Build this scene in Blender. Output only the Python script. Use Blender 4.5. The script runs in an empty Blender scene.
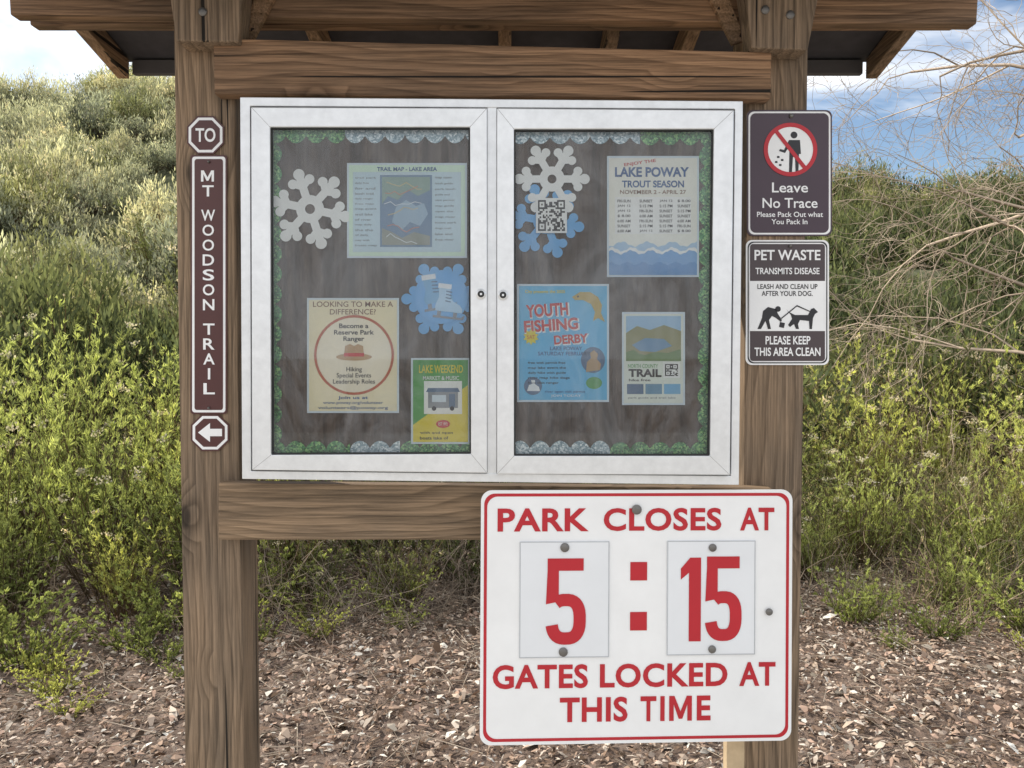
import bpy, math, random
import numpy as np
from mathutils import Vector, Matrix
rng=np.random.default_rng(7); random.seed(7)
S=bpy.context.scene
COL=S.collection
F=826.; D=2.0; CZ=1.55; PITCH=math.radians(-2.2)
cp,sp=math.cos(PITCH),math.sin(PITCH)
def P(px,py,y=0.):
    u=(px-512)/F; v=-(py-384)/F
    dy=cp-v*sp; dz=sp+v*cp
    t=(y+D)/dy
    return Vector((u*t,y,CZ+dz*t))

# ------------------------------------------------------------ materials
def newmat(name):
    m=bpy.data.materials.new(name); m.use_nodes=True
    nt=m.node_tree; nt.nodes.clear()
    out=nt.nodes.new('ShaderNodeOutputMaterial')
    return m,nt,out
def N(nt,t,**kw):
    n=nt.nodes.new(t)
    for k,v in kw.items():
        if k in n.inputs: n.inputs[k].default_value=v
        else: setattr(n,k,v)
    return n
def ramp(nt,fac,stops,interp='LINEAR'):
    r=nt.nodes.new('ShaderNodeValToRGB'); r.color_ramp.interpolation=interp
    el=r.color_ramp.elements
    while len(el)<len(stops): el.new(0.5)
    for e,(p,c) in zip(el,stops):
        e.position=p
        e.color=(c,c,c,1) if isinstance(c,(int,float)) else (*c,1)
    nt.links.new(fac,r.inputs[0]); return r.outputs[0]
def mul(nt,a,b,f=1.0,mode='MULTIPLY'):
    m=nt.nodes.new('ShaderNodeMix'); m.data_type='RGBA'; m.blend_type=mode
    m.inputs[0].default_value=f
    for s,i in ((a,6),(b,7)):
        if isinstance(s,tuple): m.inputs[i].default_value=(*s,1)
        else: nt.links.new(s,m.inputs[i])
    return m.outputs[2]
def coords(nt,scale=(1,1,1),loc=(0,0,0)):
    tc=nt.nodes.new('ShaderNodeTexCoord'); mp=nt.nodes.new('ShaderNodeMapping')
    mp.inputs['Scale'].default_value=scale; mp.inputs['Location'].default_value=loc
    nt.links.new(tc.outputs['Object'],mp.inputs[0]); return mp.outputs[0]
def noise(nt,vec,scale,detail=4,rough=.55,dist=0):
    n=nt.nodes.new('ShaderNodeTexNoise'); n.inputs['Scale'].default_value=scale
    n.inputs['Detail'].default_value=detail; n.inputs['Roughness'].default_value=rough
    n.inputs['Distortion'].default_value=dist
    nt.links.new(vec,n.inputs['Vector']); return n.outputs['Fac']
def bump(nt,h,s,d=0.002):
    b=nt.nodes.new('ShaderNodeBump'); b.inputs['Strength'].default_value=s; b.inputs['Distance'].default_value=d
    nt.links.new(h,b.inputs['Height']); return b.outputs[0]

_mc={}
def paint(name,col,rough=.5,metal=0.,var=.12,sc=25.,spec=.5,bmp=0.0):
    if name in _mc: return _mc[name]
    m,nt,out=newmat(name)
    v=coords(nt)
    n1=noise(nt,v,sc,5,.6); n2=noise(nt,v,sc*.22,3,.6)
    a=ramp(nt,n1,[(.3,1-var),(.7,1.0)]); b=ramp(nt,n2,[(.35,1-var*.8),(.65,1.0)])
    c=mul(nt,mul(nt,tuple(col),a),b)
    p=N(nt,'ShaderNodeBsdfPrincipled',Roughness=rough,Metallic=metal)
    p.inputs['Specular IOR Level'].default_value=spec
    nt.links.new(c,p.inputs['Base Color'])
    if bmp: nt.links.new(bump(nt,n1,bmp),p.inputs['Normal'])
    nt.links.new(p.outputs[0],out.inputs[0]); _mc[name]=m; return m

def wood(name,axis,light,dark,seed=0.):
    m,nt,out=newmat(name)
    ai='xyz'.index(axis)
    def sc(a,b):
        s=[a,a,a]; s[ai]=b; return tuple(s)
    vo=nt.nodes.new('ShaderNodeTexVoronoi'); vo.inputs['Scale'].default_value=1
    nt.links.new(coords(nt,sc(6.,3.0),(seed,2.1,seed)),vo.inputs['Vector'])
    warp=noise(nt,coords(nt,sc(2.2,.9),(seed,seed*.7,3)),1,3,.5)
    ax={'z':0,'x':2,'y':2}[axis]
    sx=nt.nodes.new('ShaderNodeSeparateXYZ'); nt.links.new(coords(nt),sx.inputs[0])
    def mth(op,a,b=None,bv=0.):
        n=nt.nodes.new('ShaderNodeMath'); n.operation=op
        nt.links.new(a,n.inputs[0])
        if b is not None: nt.links.new(b,n.inputs[1])
        else: n.inputs[1].default_value=bv
        return n.outputs[0]
    pos=mth('MULTIPLY',sx.outputs[ax],bv=42.)
    pos=mth('ADD',pos,mth('MULTIPLY',warp,bv=9.))
    inf=ramp(nt,vo.outputs['Distance'],[(0,1.),(.3,0.)])
    pos=mth('ADD',pos,mth('MULTIPLY',inf,bv=3.))
    dv=noise(nt,coords(nt,sc(12,.8),(5,seed,1)),1,2); pos=mth('ADD',pos,mth('MULTIPLY',dv,bv=1.8))
    tri=mth('FRACT',pos)
    c=ramp(nt,tri,[(.0,light),(.5,tuple(a*.75+b*.25 for a,b in zip(light,dark))),(.84,tuple(a*.35+b*.65 for a,b in zip(light,dark))),(.95,light)])
    fine=noise(nt,coords(nt,sc(190,4)),1,5,.7)
    c=mul(nt,c,ramp(nt,fine,[(.34,.38),(.6,1.)]))
    crk=noise(nt,coords(nt,sc(60,.6),(seed*3,1.3,.2)),1,2,.5)
    ck=ramp(nt,crk,[(.30,.06),(.325,1.)])
    c=mul(nt,c,ck)
    c=mul(nt,c,ramp(nt,vo.outputs['Distance'],[(.03,.2),(.08,.32),(.11,.75),(.22,1.)]))
    big=noise(nt,coords(nt,sc(6,1.4),(seed,0,0)),1,5,.6)
    c=mul(nt,c,ramp(nt,big,[(.33,(.55,.58,.63)),(.66,(1.12,1.07,1.02))]))
    p=N(nt,'ShaderNodeBsdfPrincipled',Roughness=.7); p.inputs['Specular IOR Level'].default_value=.3
    nt.links.new(c,p.inputs['Base Color'])
    nt.links.new(bump(nt,mul(nt,fine,ck),.8,.004),p.inputs['Normal'])
    nt.links.new(p.outputs[0],out.inputs[0]); return m

def leafmat(name,tr=.45):
    m,nt,out=newmat(name)
    a=nt.nodes.new('ShaderNodeVertexColor'); a.layer_name='Col'
    oi=nt.nodes.new('ShaderNodeObjectInfo')
    c=mul(nt,a.outputs[0],ramp(nt,oi.outputs['Random'],[(0,(.66,.69,.7)),(.5,(1,1,.96)),(1,(1.3,1.22,1.08))]))
    d=nt.nodes.new('ShaderNodeBsdfDiffuse'); nt.links.new(c,d.inputs[0])
    if tr>0:
        t=nt.nodes.new('ShaderNodeBsdfTranslucent'); nt.links.new(mul(nt,c,(1.35,1.28,.85)),t.inputs[0])
        mx=nt.nodes.new('ShaderNodeMixShader'); mx.inputs[0].default_value=tr
        nt.links.new(d.outputs[0],mx.inputs[1]); nt.links.new(t.outputs[0],mx.inputs[2])
        nt.links.new(mx.outputs[0],out.inputs[0])
    else: nt.links.new(d.outputs[0],out.inputs[0])
    return m

# ------------------------------------------------------------ object helpers
def empty(name,loc=(0,0,0)):
    e=bpy.data.objects.new(name,None); e.location=loc; e.empty_display_size=.1
    COL.objects.link(e); return e
def addmesh(name,verts,faces,mat,parent=None,bevel=0):
    me=bpy.data.meshes.new(name); me.from_pydata([tuple(v) for v in verts],[],faces); me.update()
    o=bpy.data.objects.new(name,me); COL.objects.link(o)
    if mat: me.materials.append(mat)
    if parent:
        o.parent=parent; o.matrix_parent_inverse=Matrix.Translation(-Vector(parent.location))
    if bevel:
        b=o.modifiers.new('bev','BEVEL'); b.width=bevel; b.segments=2; b.limit_method='ANGLE'
    return o
def prism_w(name,front,yb,mat,parent,bevel=0):
    n=len(front); back=[Vector((v[0],yb,v[2])) for v in front]
    f=[tuple(range(n)),tuple(range(2*n-1,n-1,-1))]
    for i in range(n):
        j=(i+1)%n; f.append((i,i+n,j+n,j))
    return addmesh(name,list(front)+back,f,mat,parent,bevel)
def prism(name,pts,yf,yb,mat,parent,bevel=0):
    return prism_w(name,[P(x,y,yf) for x,y in pts][::-1],yb,mat,parent,bevel)
def rectpts(x0,y0,x1,y1): return [(x0,y0),(x1,y0),(x1,y1),(x0,y1)]
def box(name,a,b,mat,parent,bevel=0):
    x0,y0,z0=a;x1,y1,z1=b
    fr=[Vector((x0,y0,z0)),Vector((x1,y0,z0)),Vector((x1,y0,z1)),Vector((x0,y0,z1))]
    return prism_w(name,fr,y1,mat,parent,bevel)
def rr(x0,y0,x1,y1,r,n=6):
    pts=[]
    for cx,cy,a0 in ((x1-r,y0+r,-90),(x1-r,y1-r,0),(x0+r,y1-r,90),(x0+r,y0+r,180)):
        for i in range(n+1):
            a=math.radians(a0+90*i/n); pts.append((cx+r*math.cos(a),cy+r*math.sin(a)))
    return pts
def poly(name,pts,y,mat,parent):
    v=[P(a,b,y) for a,b in pts][::-1]
    return addmesh(name,v,[tuple(range(len(v)))],mat,parent)
def loopring(name,o,i,y,mat,parent):
    n=len(o); v=[P(a,b,y) for a,b in o]+[P(a,b,y) for a,b in i]
    f=[(k,k+n,(k+1)%n+n,(k+1)%n) for k in range(n)]
    return addmesh(name,v,f,mat,parent)
def circ(cx,cy,r,n=36,ry=None):
    ry=ry or r
    return [(cx+r*math.cos(2*math.pi*k/n),cy+ry*math.sin(2*math.pi*k/n)) for k in range(n)]
def disc(name,cx,cy,r,y,mat,parent,ry=None): return poly(name,circ(cx,cy,r,32,ry),y,mat,parent)
def ring(name,cx,cy,r1,r0,y,mat,parent): return loopring(name,circ(cx,cy,r1,48),circ(cx,cy,r0,48),y,mat,parent)
def frame3(name,o,i,yf,yb,mat,parent,bevel=0):
    v=[P(a,b,yf) for a,b in o]+[P(a,b,yf) for a,b in i]
    v+=[Vector((p.x,yb,p.z)) for p in v]
    f=[]
    for k in range(4):
        j=(k+1)%4
        f+=[(k,4+k,4+j,j),(8+k,8+j,12+j,12+k),(k,j,8+j,8+k),(4+k,12+k,12+j,4+j)]
    return addmesh(name,v,f,mat,parent,bevel)
def stroke(name,pts,w,y,mat,parent):
    p=[Vector(q) for q in pts]; L=[];R=[]
    for i in range(len(p)):
        a=(p[i]-p[i-1]).normalized() if i else (p[1]-p[0]).normalized()
        b=(p[i+1]-p[i]).normalized() if i<len(p)-1 else a
        na=Vector((-a.y,a.x)); nb=Vector((-b.y,b.x)); m_=(na+nb).normalized(); k=min(1/max(m_.dot(na),.5),1.6)
        L.append(p[i]+m_*w/2*k); R.append(p[i]-m_*w/2*k)
    n=len(p); V=[P(q.x,q.y,y) for q in L+R]
    return addmesh(name,V,[(i,i+1,n+i+1,n+i) for i in range(n-1)],mat,parent)
_tc={}
def glyphs(s,off,space,lsp):
    k=(s,off,space,lsp)
    if k in _tc: return _tc[k]
    cu=bpy.data.curves.new('t','FONT'); cu.body=s; cu.size=1; cu.offset=off; cu.align_x='CENTER'
    cu.space_character=space; cu.space_line=lsp; cu.resolution_u=4
    o=bpy.data.objects.new('t',cu); COL.objects.link(o)
    dg=bpy.context.evaluated_depsgraph_get(); dg.update()
    me=bpy.data.meshes.new_from_object(o.evaluated_get(dg))
    v=[tuple(x.co) for x in me.vertices]; f=[tuple(p.vertices) for p in me.polygons]
    bpy.data.objects.remove(o); bpy.data.curves.remove(cu); bpy.data.meshes.remove(me)
    _tc[k]=(v,f); return v,f
def text(s,cx,cy,w,h,y,mat,parent,off=.0,space=1.,lsp=1.,ang=0,name='lettering'):
    v,f=glyphs(s,off,space,lsp)
    if not v: return
    xs=[a[0] for a in v]; ys=[a[1] for a in v]
    x0,x1,y0,y1=min(xs),max(xs),min(ys),max(ys)
    ca,sa=math.cos(math.radians(ang)),math.sin(math.radians(ang))
    V=[]
    for a in v:
        u=((a[0]-x0)/(x1-x0+1e-9)-.5)*w; t=-((a[1]-y0)/(y1-y0+1e-9)-.5)*h
        V.append(P(cx+u*ca-t*sa,cy+u*sa+t*ca,y))
    return addmesh(name,V,f,mat,parent)
def letterM(cx,cy,w,h,s,y,mat,parent):
    a,b,c,d=cx-w/2,cx+w/2,cy-h/2,cy+h/2
    return poly('lettering',[(a,d),(a,c),(a+s*1.15,c),(cx,cy+h*.12),(b-s*1.15,c),(b,c),(b,d),(b-s,d),(b-s,c+h*.34),(cx+s*.4,d-h*.08),(cx-s*.4,d-h*.08),(a+s,c+h*.34),(a+s,d)],y,mat,parent)
def bolt(cx,cy,y,r,mat,parent,name='bolt'):
    c=P(cx,cy,y); rr_=r*(D+y)/F
    V=[];fc=[]; n=14
    for k,(q,dy) in enumerate(((1.,0),(1.,-.003),(.7,-.0055),(.3,-.0065))):
        for i in range(n):
            a=2*math.pi*i/n; V.append((c.x+q*rr_*math.cos(a),y+dy,c.z+q*rr_*math.sin(a)))
    for k in range(3):
        for i in range(n):
            j=(i+1)%n; fc.append((k*n+i,k*n+j,(k+1)*n+j,(k+1)*n+i))
    fc.append(tuple(range(3*n,4*n)))
    return addmesh(name,V,fc,mat,parent)

# ------------------------------------------------------------ camera / light / sky
cam=bpy.data.cameras.new('camera'); co=bpy.data.objects.new('camera',cam); COL.objects.link(co)
co.location=(0,-D,CZ); co.rotation_euler=(math.pi/2+PITCH,0,0)
cam.sensor_width=36; cam.lens=F/1024*36; cam.clip_start=.05; cam.clip_end=2000
S.camera=co
S.view_settings.view_transform='Standard'; S.view_settings.look='None'; S.view_settings.exposure=0
EL=math.radians(37); AZ=math.radians(-57)   # azimuth from +Y towards +X
sd=Vector((math.sin(AZ)*math.cos(EL),math.cos(AZ)*math.cos(EL),math.sin(EL)))
su=bpy.data.lights.new('sun','SUN'); su.energy=5.0; su.angle=math.radians(.5); su.color=(1,.94,.83)
so=bpy.data.objects.new('sun',su); COL.objects.link(so); so.location=sd*50
so.rotation_euler=sd.to_track_quat('Z','Y').to_euler()
W=bpy.data.worlds.new('World'); S.world=W; W.use_nodes=True
nt=W.node_tree; nt.nodes.clear()
wo=nt.nodes.new('ShaderNodeOutputWorld'); bg=nt.nodes.new('ShaderNodeBackground'); bg.inputs[1].default_value=.15
sky=nt.nodes.new('ShaderNodeTexSky'); sky.sky_type='NISHITA'; sky.sun_disc=False
sky.sun_elevation=EL; sky.sun_rotation=AZ; sky.dust_density=.6; sky.air_density=1.0; sky.ozone_density=2.0
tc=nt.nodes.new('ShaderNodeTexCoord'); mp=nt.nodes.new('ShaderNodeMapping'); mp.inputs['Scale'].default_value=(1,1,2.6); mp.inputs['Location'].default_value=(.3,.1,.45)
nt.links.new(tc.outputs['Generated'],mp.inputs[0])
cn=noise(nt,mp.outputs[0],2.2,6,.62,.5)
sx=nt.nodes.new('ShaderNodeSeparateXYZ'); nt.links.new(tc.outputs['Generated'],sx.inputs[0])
m1=nt.nodes.new('ShaderNodeMath'); m1.operation='MULTIPLY_ADD'; nt.links.new(sx.outputs[1],m1.inputs[0]); m1.inputs[1].default_value=-.14; m1.inputs[2].default_value=.06  # thicker cloud added behind the camera to lift the light on the signs
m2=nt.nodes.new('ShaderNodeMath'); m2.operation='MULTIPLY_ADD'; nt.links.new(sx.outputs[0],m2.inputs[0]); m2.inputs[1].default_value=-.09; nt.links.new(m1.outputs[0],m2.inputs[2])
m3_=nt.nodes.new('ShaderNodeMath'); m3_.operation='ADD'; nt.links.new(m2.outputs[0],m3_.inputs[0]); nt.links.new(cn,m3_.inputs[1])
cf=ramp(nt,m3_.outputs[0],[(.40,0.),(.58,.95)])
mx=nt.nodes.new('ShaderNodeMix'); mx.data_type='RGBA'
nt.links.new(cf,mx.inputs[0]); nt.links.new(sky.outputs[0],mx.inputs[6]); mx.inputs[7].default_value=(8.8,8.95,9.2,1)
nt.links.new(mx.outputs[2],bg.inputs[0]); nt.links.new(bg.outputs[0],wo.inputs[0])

# ------------------------------------------------------------ terrain
def sst(t): t=np.clip(t,0,1); return t*t*(3-2*t)
def gh(x,y):
    x=np.asarray(x,float); y=np.asarray(y,float)
    H=10.7-3.9*sst((x+12)/24)
    t=np.clip((y-2.9)/25.5,0,1)
    z=H*(t**1.1)
    z=z+np.clip((y-4)/8,0,1)*(.36*np.sin(x*.55+y*.3)+.2*np.sin(x*1.1-y*.7+2)+.1*np.sin(x*2.3+y*1.9))
    z=z*(1-.55*sst((y-29)/90))
    z=z+.02*np.sin(x*2.1)*np.cos(y*1.7)*np.clip((y-.5),0,1)
    return z
nx,ny=150,170
xs=np.sinh(np.linspace(-4.2,4.2,nx))/np.sinh(4.2)*400
ys=-2+np.sinh(np.linspace(-3.2,4.2,ny))/np.sinh(4.2)*500
ys=np.sort(np.concatenate([ys,np.linspace(0,32,90)]))
ny=len(ys)
X,Y=np.meshgrid(xs,ys); Z=gh(X,Y)
V=np.stack([X,Y,Z],-1).reshape(-1,3)
idx=np.arange(nx*ny).reshape(ny,nx)
Fc=np.stack([idx[:-1,:-1],idx[:-1,1:],idx[1:,1:],idx[1:,:-1]],-1).reshape(-1,4)
m,nt,out=newmat('soil')
v=coords(nt)
c=ramp(nt,noise(nt,v,9,8,.75),[(.3,(.08,.052,.04)),(.5,(.20,.14,.105)),(.72,(.40,.30,.24))])
c2=ramp(nt,noise(nt,v,5,8,.8),[(.3,(.03,.035,.018)),(.52,(.10,.11,.05)),(.7,(.24,.22,.14))])
sx=nt.nodes.new('ShaderNodeSeparateXYZ'); nt.links.new(v,sx.inputs[0])
mr=N(nt,'ShaderNodeMapRange'); mr.inputs[1].default_value=3.4; mr.inputs[2].default_value=5.5
nt.links.new(sx.outputs[1],mr.inputs[0])
mm=nt.nodes.new('ShaderNodeMix'); mm.data_type='RGBA'; nt.links.new(mr.outputs[0],mm.inputs[0]); nt.links.new(c,mm.inputs[6]); nt.links.new(c2,mm.inputs[7])
p=N(nt,'ShaderNodeBsdfPrincipled',Roughness=.95); nt.links.new(mm.outputs[2],p.inputs[0])
nt.links.new(bump(nt,noise(nt,v,20,6,.7),.9,.05),p.inputs['Normal']); nt.links.new(p.outputs[0],out.inputs[0])
g=addmesh('ground',V.tolist(),Fc.tolist(),m)
for q in g.data.polygons: q.use_smooth=True
pm=paint('bounce_pale',(.58,.54,.48),.95,var=.3,sc=30,bmp=.5)
n=24
pv=[(x,y,.006) for y in (-14,.25) for x in np.linspace(-18,18,n)]
addmesh('bounce_sheet',pv,[(i,i+1,n+i+1,n+i) for i in range(n-1)],pm)  # unseen pale path sheet, added to bounce sunlight onto the kiosk front

# ------------------------------------------------------------ numpy foliage
def unit(a): return a/(np.linalg.norm(a,axis=-1,keepdims=True)+1e-9)
class Geo:
    def __init__(s): s.v=[];s.f=[];s.c=[];s.n=0
    def add(s,v,f,c):
        s.v.append(v); s.f.append(f+s.n); s.c.append(c); s.n+=len(v)
    def leaves(s,p,d,l,w,col,fold=.0):
        n=len(p); d=unit(d); sd_=unit(np.cross(d,rng.normal(size=(n,3))))
        l=np.broadcast_to(l,(n,))[:,None]; w=np.broadcast_to(w,(n,))[:,None]
        mid=p+d*l*.5
        v=np.stack([p,mid+sd_*w*.5,p+d*l,mid-sd_*w*.5],1).reshape(-1,3)
        f=np.arange(n*4).reshape(n,4)
        s.add(v,f,np.repeat(col,4,0))
    def stems(s,p0,p1,r0,r1,col):
        n=len(p0); d=unit(p1-p0); a=unit(np.cross(d,np.array([.3,.5,.81])+0*d)); b=np.cross(d,a)
        r0=np.broadcast_to(r0,(n,))[:,None]; r1=np.broadcast_to(r1,(n,))[:,None]
        L=[]
        for q,r in ((p0,r0),(p1,r1)):
            for k in range(3):
                t=2*math.pi*k/3; L.append(q+(a*math.cos(t)+b*math.sin(t))*r)
        v=np.stack(L,1).reshape(-1,3)
        base=np.arange(n)[:,None]*6
        f=np.concatenate([base+np.array([k,(k+1)%3,(k+1)%3+3,k+3]) for k in range(3)],0)
        s.add(v,f,np.repeat(col,6,0))
    def mesh(s,name,mat):
        v=np.concatenate(s.v); f=np.concatenate(s.f); c=np.concatenate(s.c)
        me=bpy.data.meshes.new(name)
        me.vertices.add(len(v)); me.vertices.foreach_set('co',v.astype(np.float32).ravel())
        me.loops.add(f.size); me.loops.foreach_set('vertex_index',f.astype(np.int32).ravel())
        me.polygons.add(len(f)); me.polygons.foreach_set('loop_start',np.arange(0,f.size,4,dtype=np.int32))
        me.update(calc_edges=True); me.validate()
        ca=me.color_attributes.new('Col','FLOAT_COLOR','POINT')
        cc=np.concatenate([c,np.ones((len(c),1))],1).astype(np.float32)
        ca.data.foreach_set('color',cc.ravel())
        me.materials.append(mat); return me
def lerp(a,b,t):
    t=np.asarray(t)[:,None]; return np.array(a)*(1-t)+np.array(b)*t
def sage(h,n,lo,hi,name,flower=0,spread=.45,leafl=.03,leafw=.0065,mat=None,woody=(.2,.15,.1),low=.2):
    g=Geo()
    for i in range(n):
        a=rng.uniform(0,2*math.pi); out=rng.uniform(0,1)**.7*spread
        hh=h*rng.uniform(.45,1.15)*(1-.25*out)
        base=np.array([math.cos(a),math.sin(a),0])*rng.uniform(0,.12)
        top=np.array([math.cos(a)*out,math.sin(a)*out,1])*hh
        side=rng.normal(size=3)*.05*hh; side[2]=0
        t=np.linspace(0,1,6)[:,None]
        pl=base+t*top+side*np.sin(t*3)+np.array([math.cos(a),math.sin(a),0])*out*.15*(t**2)
        g.stems(pl[:-1],pl[1:],.0038*(1.1-t[:-1,0]),.0038*(1.1-t[1:,0]),np.tile(np.array(woody)*rng.uniform(.7,1.3),(5,1)))
        br=rng.uniform(.65,1.25)
        m=rng.integers(9,14)
        ts=np.sort(rng.uniform(low,1,m))
        for j,q in enumerate(ts):
            k=min(int(q*5),4); fr=q*5-k; p0=pl[k]*(1-fr)+pl[k+1]*fr; tg=unit(pl[k+1]-pl[k])
            d=unit(tg*1.0+rng.normal(size=3)*.42); L=rng.uniform(.05,.17)*(1.25-q)*h
            nl=9; s_=rng.uniform(0,1,nl)
            pp=p0+d*L*s_[:,None]
            if j%4==0: g.stems(p0[None],(p0+d*L)[None],.0017,.0008,np.array([[.16,.16,.07]]))
            dd=d*1.0+rng.normal(size=(nl,3))*.42; dd[:,2]+=.3
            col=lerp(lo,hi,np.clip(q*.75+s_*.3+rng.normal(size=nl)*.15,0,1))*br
            g.leaves(pp,dd,rng.uniform(.6,1.3,nl)*leafl,leafw,col)
        if rng.random()<flower:
            nf=26; c=pl[-1]; pp=c+rng.normal(size=(nf,3))*np.array([.018,.018,.01])
            g.leaves(pp,rng.normal(size=(nf,3))+np.array([0,0,.6]),.015,.012,np.tile([.72,.66,.58],(nf,1))*rng.uniform(.7,1.1,(nf,1)))
    return g.mesh(name,mat)
def scrub(R,Hh,ncl,nper,lo,hi,name,mat,ls=.06,lw=.026,flower=0):
    g=Geo()
    k=ncl
    u=unit(rng.normal(size=(k,3))); u[:,2]=np.abs(u[:,2])
    rad=rng.uniform(.35,1,k)**.5*rng.uniform(.75,1.25,k)
    c=u*rad[:,None]*np.array([R,R,Hh]); 
    g.stems(np.zeros((k,3))+rng.normal(size=(k,3))*[.05,.05,0],c,.012,.003,np.tile([.26,.21,.16],(k,1)))
    for i in range(k):
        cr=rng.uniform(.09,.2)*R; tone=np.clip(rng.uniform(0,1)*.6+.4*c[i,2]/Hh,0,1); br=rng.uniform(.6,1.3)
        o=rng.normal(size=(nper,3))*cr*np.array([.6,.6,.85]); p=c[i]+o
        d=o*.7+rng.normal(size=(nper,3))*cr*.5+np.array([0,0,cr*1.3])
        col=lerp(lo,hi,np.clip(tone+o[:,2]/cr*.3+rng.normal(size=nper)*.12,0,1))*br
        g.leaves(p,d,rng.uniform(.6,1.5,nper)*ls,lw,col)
        if rng.random()<flower:
            nf=12; pp=c[i]+np.array([0,0,cr])+rng.normal(size=(nf,3))*.03
            g.leaves(pp,rng.normal(size=(nf,3)),.035,.03,np.tile([.62,.58,.5],(nf,1)))
    return g.mesh(name,mat)
def tuft(n,h,cols,name,mat,w=.0028,spread=.9,wide=.35):
    g=Geo()
    for i in range(n):
        a=rng.uniform(0,2*math.pi); o=rng.uniform(.05,1)*spread; hh=h*rng.uniform(.35,1.1)
        d=np.array([math.cos(a),math.sin(a),0]); b=np.append(rng.normal(size=2)*wide*.5,0)
        t=np.linspace(0,1,6)[:,None]
        pl=b+np.array([0,0,1])*hh*(t-.4*o*t**2.5)+d*o*hh*t**1.7+rng.normal(size=3)*.03*np.sin(t*5)
        ww=w*(1.05-t)*rng.uniform(.6,1.4); sd_=np.cross(d,[0,0,1])+rng.normal(size=3)*.4
        sd_=sd_/np.linalg.norm(sd_)
        v=np.concatenate([pl-sd_*ww,pl+sd_*ww]); f=np.array([[k,k+1,k+7,k+6] for k in range(5)])
        c=np.array(cols[rng.integers(len(cols))])*rng.uniform(.7,1.25)
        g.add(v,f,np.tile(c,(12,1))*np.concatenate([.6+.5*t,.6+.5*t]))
        if rng.random()<.3:
            nf=8; g.leaves(pl[-1]+rng.normal(size=(nf,3))*[.006,.006,.02],rng.normal(size=(nf,3))*.4+[0,0,1],.014,.005,np.tile(np.array([.58,.5,.36])*rng.uniform(.7,1.1),(nf,1)))
    return g.mesh(name,mat)
def tangle(n,R,H,name,mat,col=(.30,.24,.19)):
    g=Geo()
    for i in range(n):
        p=np.append(rng.uniform(-R,R,2)*.5,0); d=unit(rng.normal(size=3)*[1,1,.3]+[0,0,.9]); r=rng.uniform(.0015,.0045)
        c=np.array([col])*rng.uniform(.5,1.5); L=H*rng.uniform(.5,1.2)/8
        for k in range(8):
            q=p+d*L; g.stems(p[None],q[None],r,r*.88,c); r*=.88
            if rng.random()<.7:
                e=unit(d+rng.normal(size=3)*.8); q2=q+e*L*1.3; g.stems(q[None],q2[None],r*.7,r*.4,c)
                e=unit(e+rng.normal(size=3)*.5); g.stems(q2[None],(q2+e*L)[None],r*.4,r*.2,c)
            p=q; d=unit(d+rng.normal(size=3)*.28-np.array([0,0,.05]))
    return g.mesh(name,mat)
LM=leafmat('foliage',.5); LG=leafmat('grass_blade',.5); TW=leafmat('twig_bark',.0)
def inst(parent,me,x,y,s,name,dz=0,sz=None,tilt=.08):
    o=bpy.data.objects.new(name,me); COL.objects.link(o); o.parent=parent
    z=float(gh(x,y)); o.location=(x,y,z-.02+dz); k=s*(sz or 1)
    o.scale=(s,s,k); o.rotation_euler=(random.uniform(-tilt,tilt),random.uniform(-tilt,tilt),random.uniform(0,6.28)); return o

SG=[sage(1.0,62,(.13,.16,.05),(.60,.66,.26),'sagebrush_mesh',.10,.5,mat=LM) for _ in range(4)]
SD=[sage(.9,50,(.04,.052,.026),(.24,.27,.13),'dark_sagebrush_mesh',.1,.6,mat=LM) for _ in range(3)]
SL=[sage(.5,34,(.15,.18,.06),(.52,.58,.22),'low_sage_mesh',0,.9,leafl=.026,leafw=.009,mat=LM,low=.05) for _ in range(2)]
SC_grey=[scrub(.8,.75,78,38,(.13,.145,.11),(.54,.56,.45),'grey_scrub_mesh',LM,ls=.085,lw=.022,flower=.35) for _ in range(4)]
SC_green=[scrub(.9,.95,85,38,(.024,.034,.02),(.17,.20,.11),'green_scrub_mesh',LM,ls=.085,lw=.025,flower=.05) for _ in range(4)]  # dark low leaves: shade inside the shrub is put into the colour
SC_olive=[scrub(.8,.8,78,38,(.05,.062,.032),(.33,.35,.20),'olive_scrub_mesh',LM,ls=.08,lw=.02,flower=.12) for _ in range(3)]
TF=[tuft(150,.75,[(.50,.44,.30),(.60,.53,.38),(.34,.36,.18),(.42,.40,.25)],'grass_mesh',LG) for _ in range(3)]
TGn=[tuft(130,.6,[(.30,.38,.13),(.38,.44,.17),(.46,.45,.26)],'green_grass_mesh',LG) for _ in range(3)]
TA=[tangle(38,.6,.95,'twig_mesh',TW) for _ in range(3)]

hs=empty('hillside_shrubs')
y=5.4
while y<33:
    sp_=.80+.027*y
    hw=.72*(y+2)+2.5
    x=-hw
    while x<hw:
        xx=x+random.uniform(-.45,.45)*sp_; yy=y+random.uniform(-.45,.45)*sp_
        patch=math.sin(xx*.5+yy*.35)+math.sin(xx*.23-yy*.41+1.3)
        greyness=(-.08*xx+(yy-13)*.11+patch*.5)
        if random.random()<.93:
            q=greyness+random.uniform(-.7,.7)
            if xx>5: q-=1.2
            if q>.5: me=random.choice(SC_grey+SC_grey+SC_olive[:1])
            elif q>-.5: me=random.choice(SC_olive+SC_green[:1]+SD[:1])
            else: me=random.choice(SC_green+SC_green+SC_olive[:1]+SD[:1])
            s=random.uniform(.7,1.35)*(1 if yy<20 else 1.2)
            if me in SD: s*=1.15
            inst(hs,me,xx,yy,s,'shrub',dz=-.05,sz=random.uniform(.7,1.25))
        x+=sp_
    y+=sp_*.85
sb=empty('sagebrush')
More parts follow.
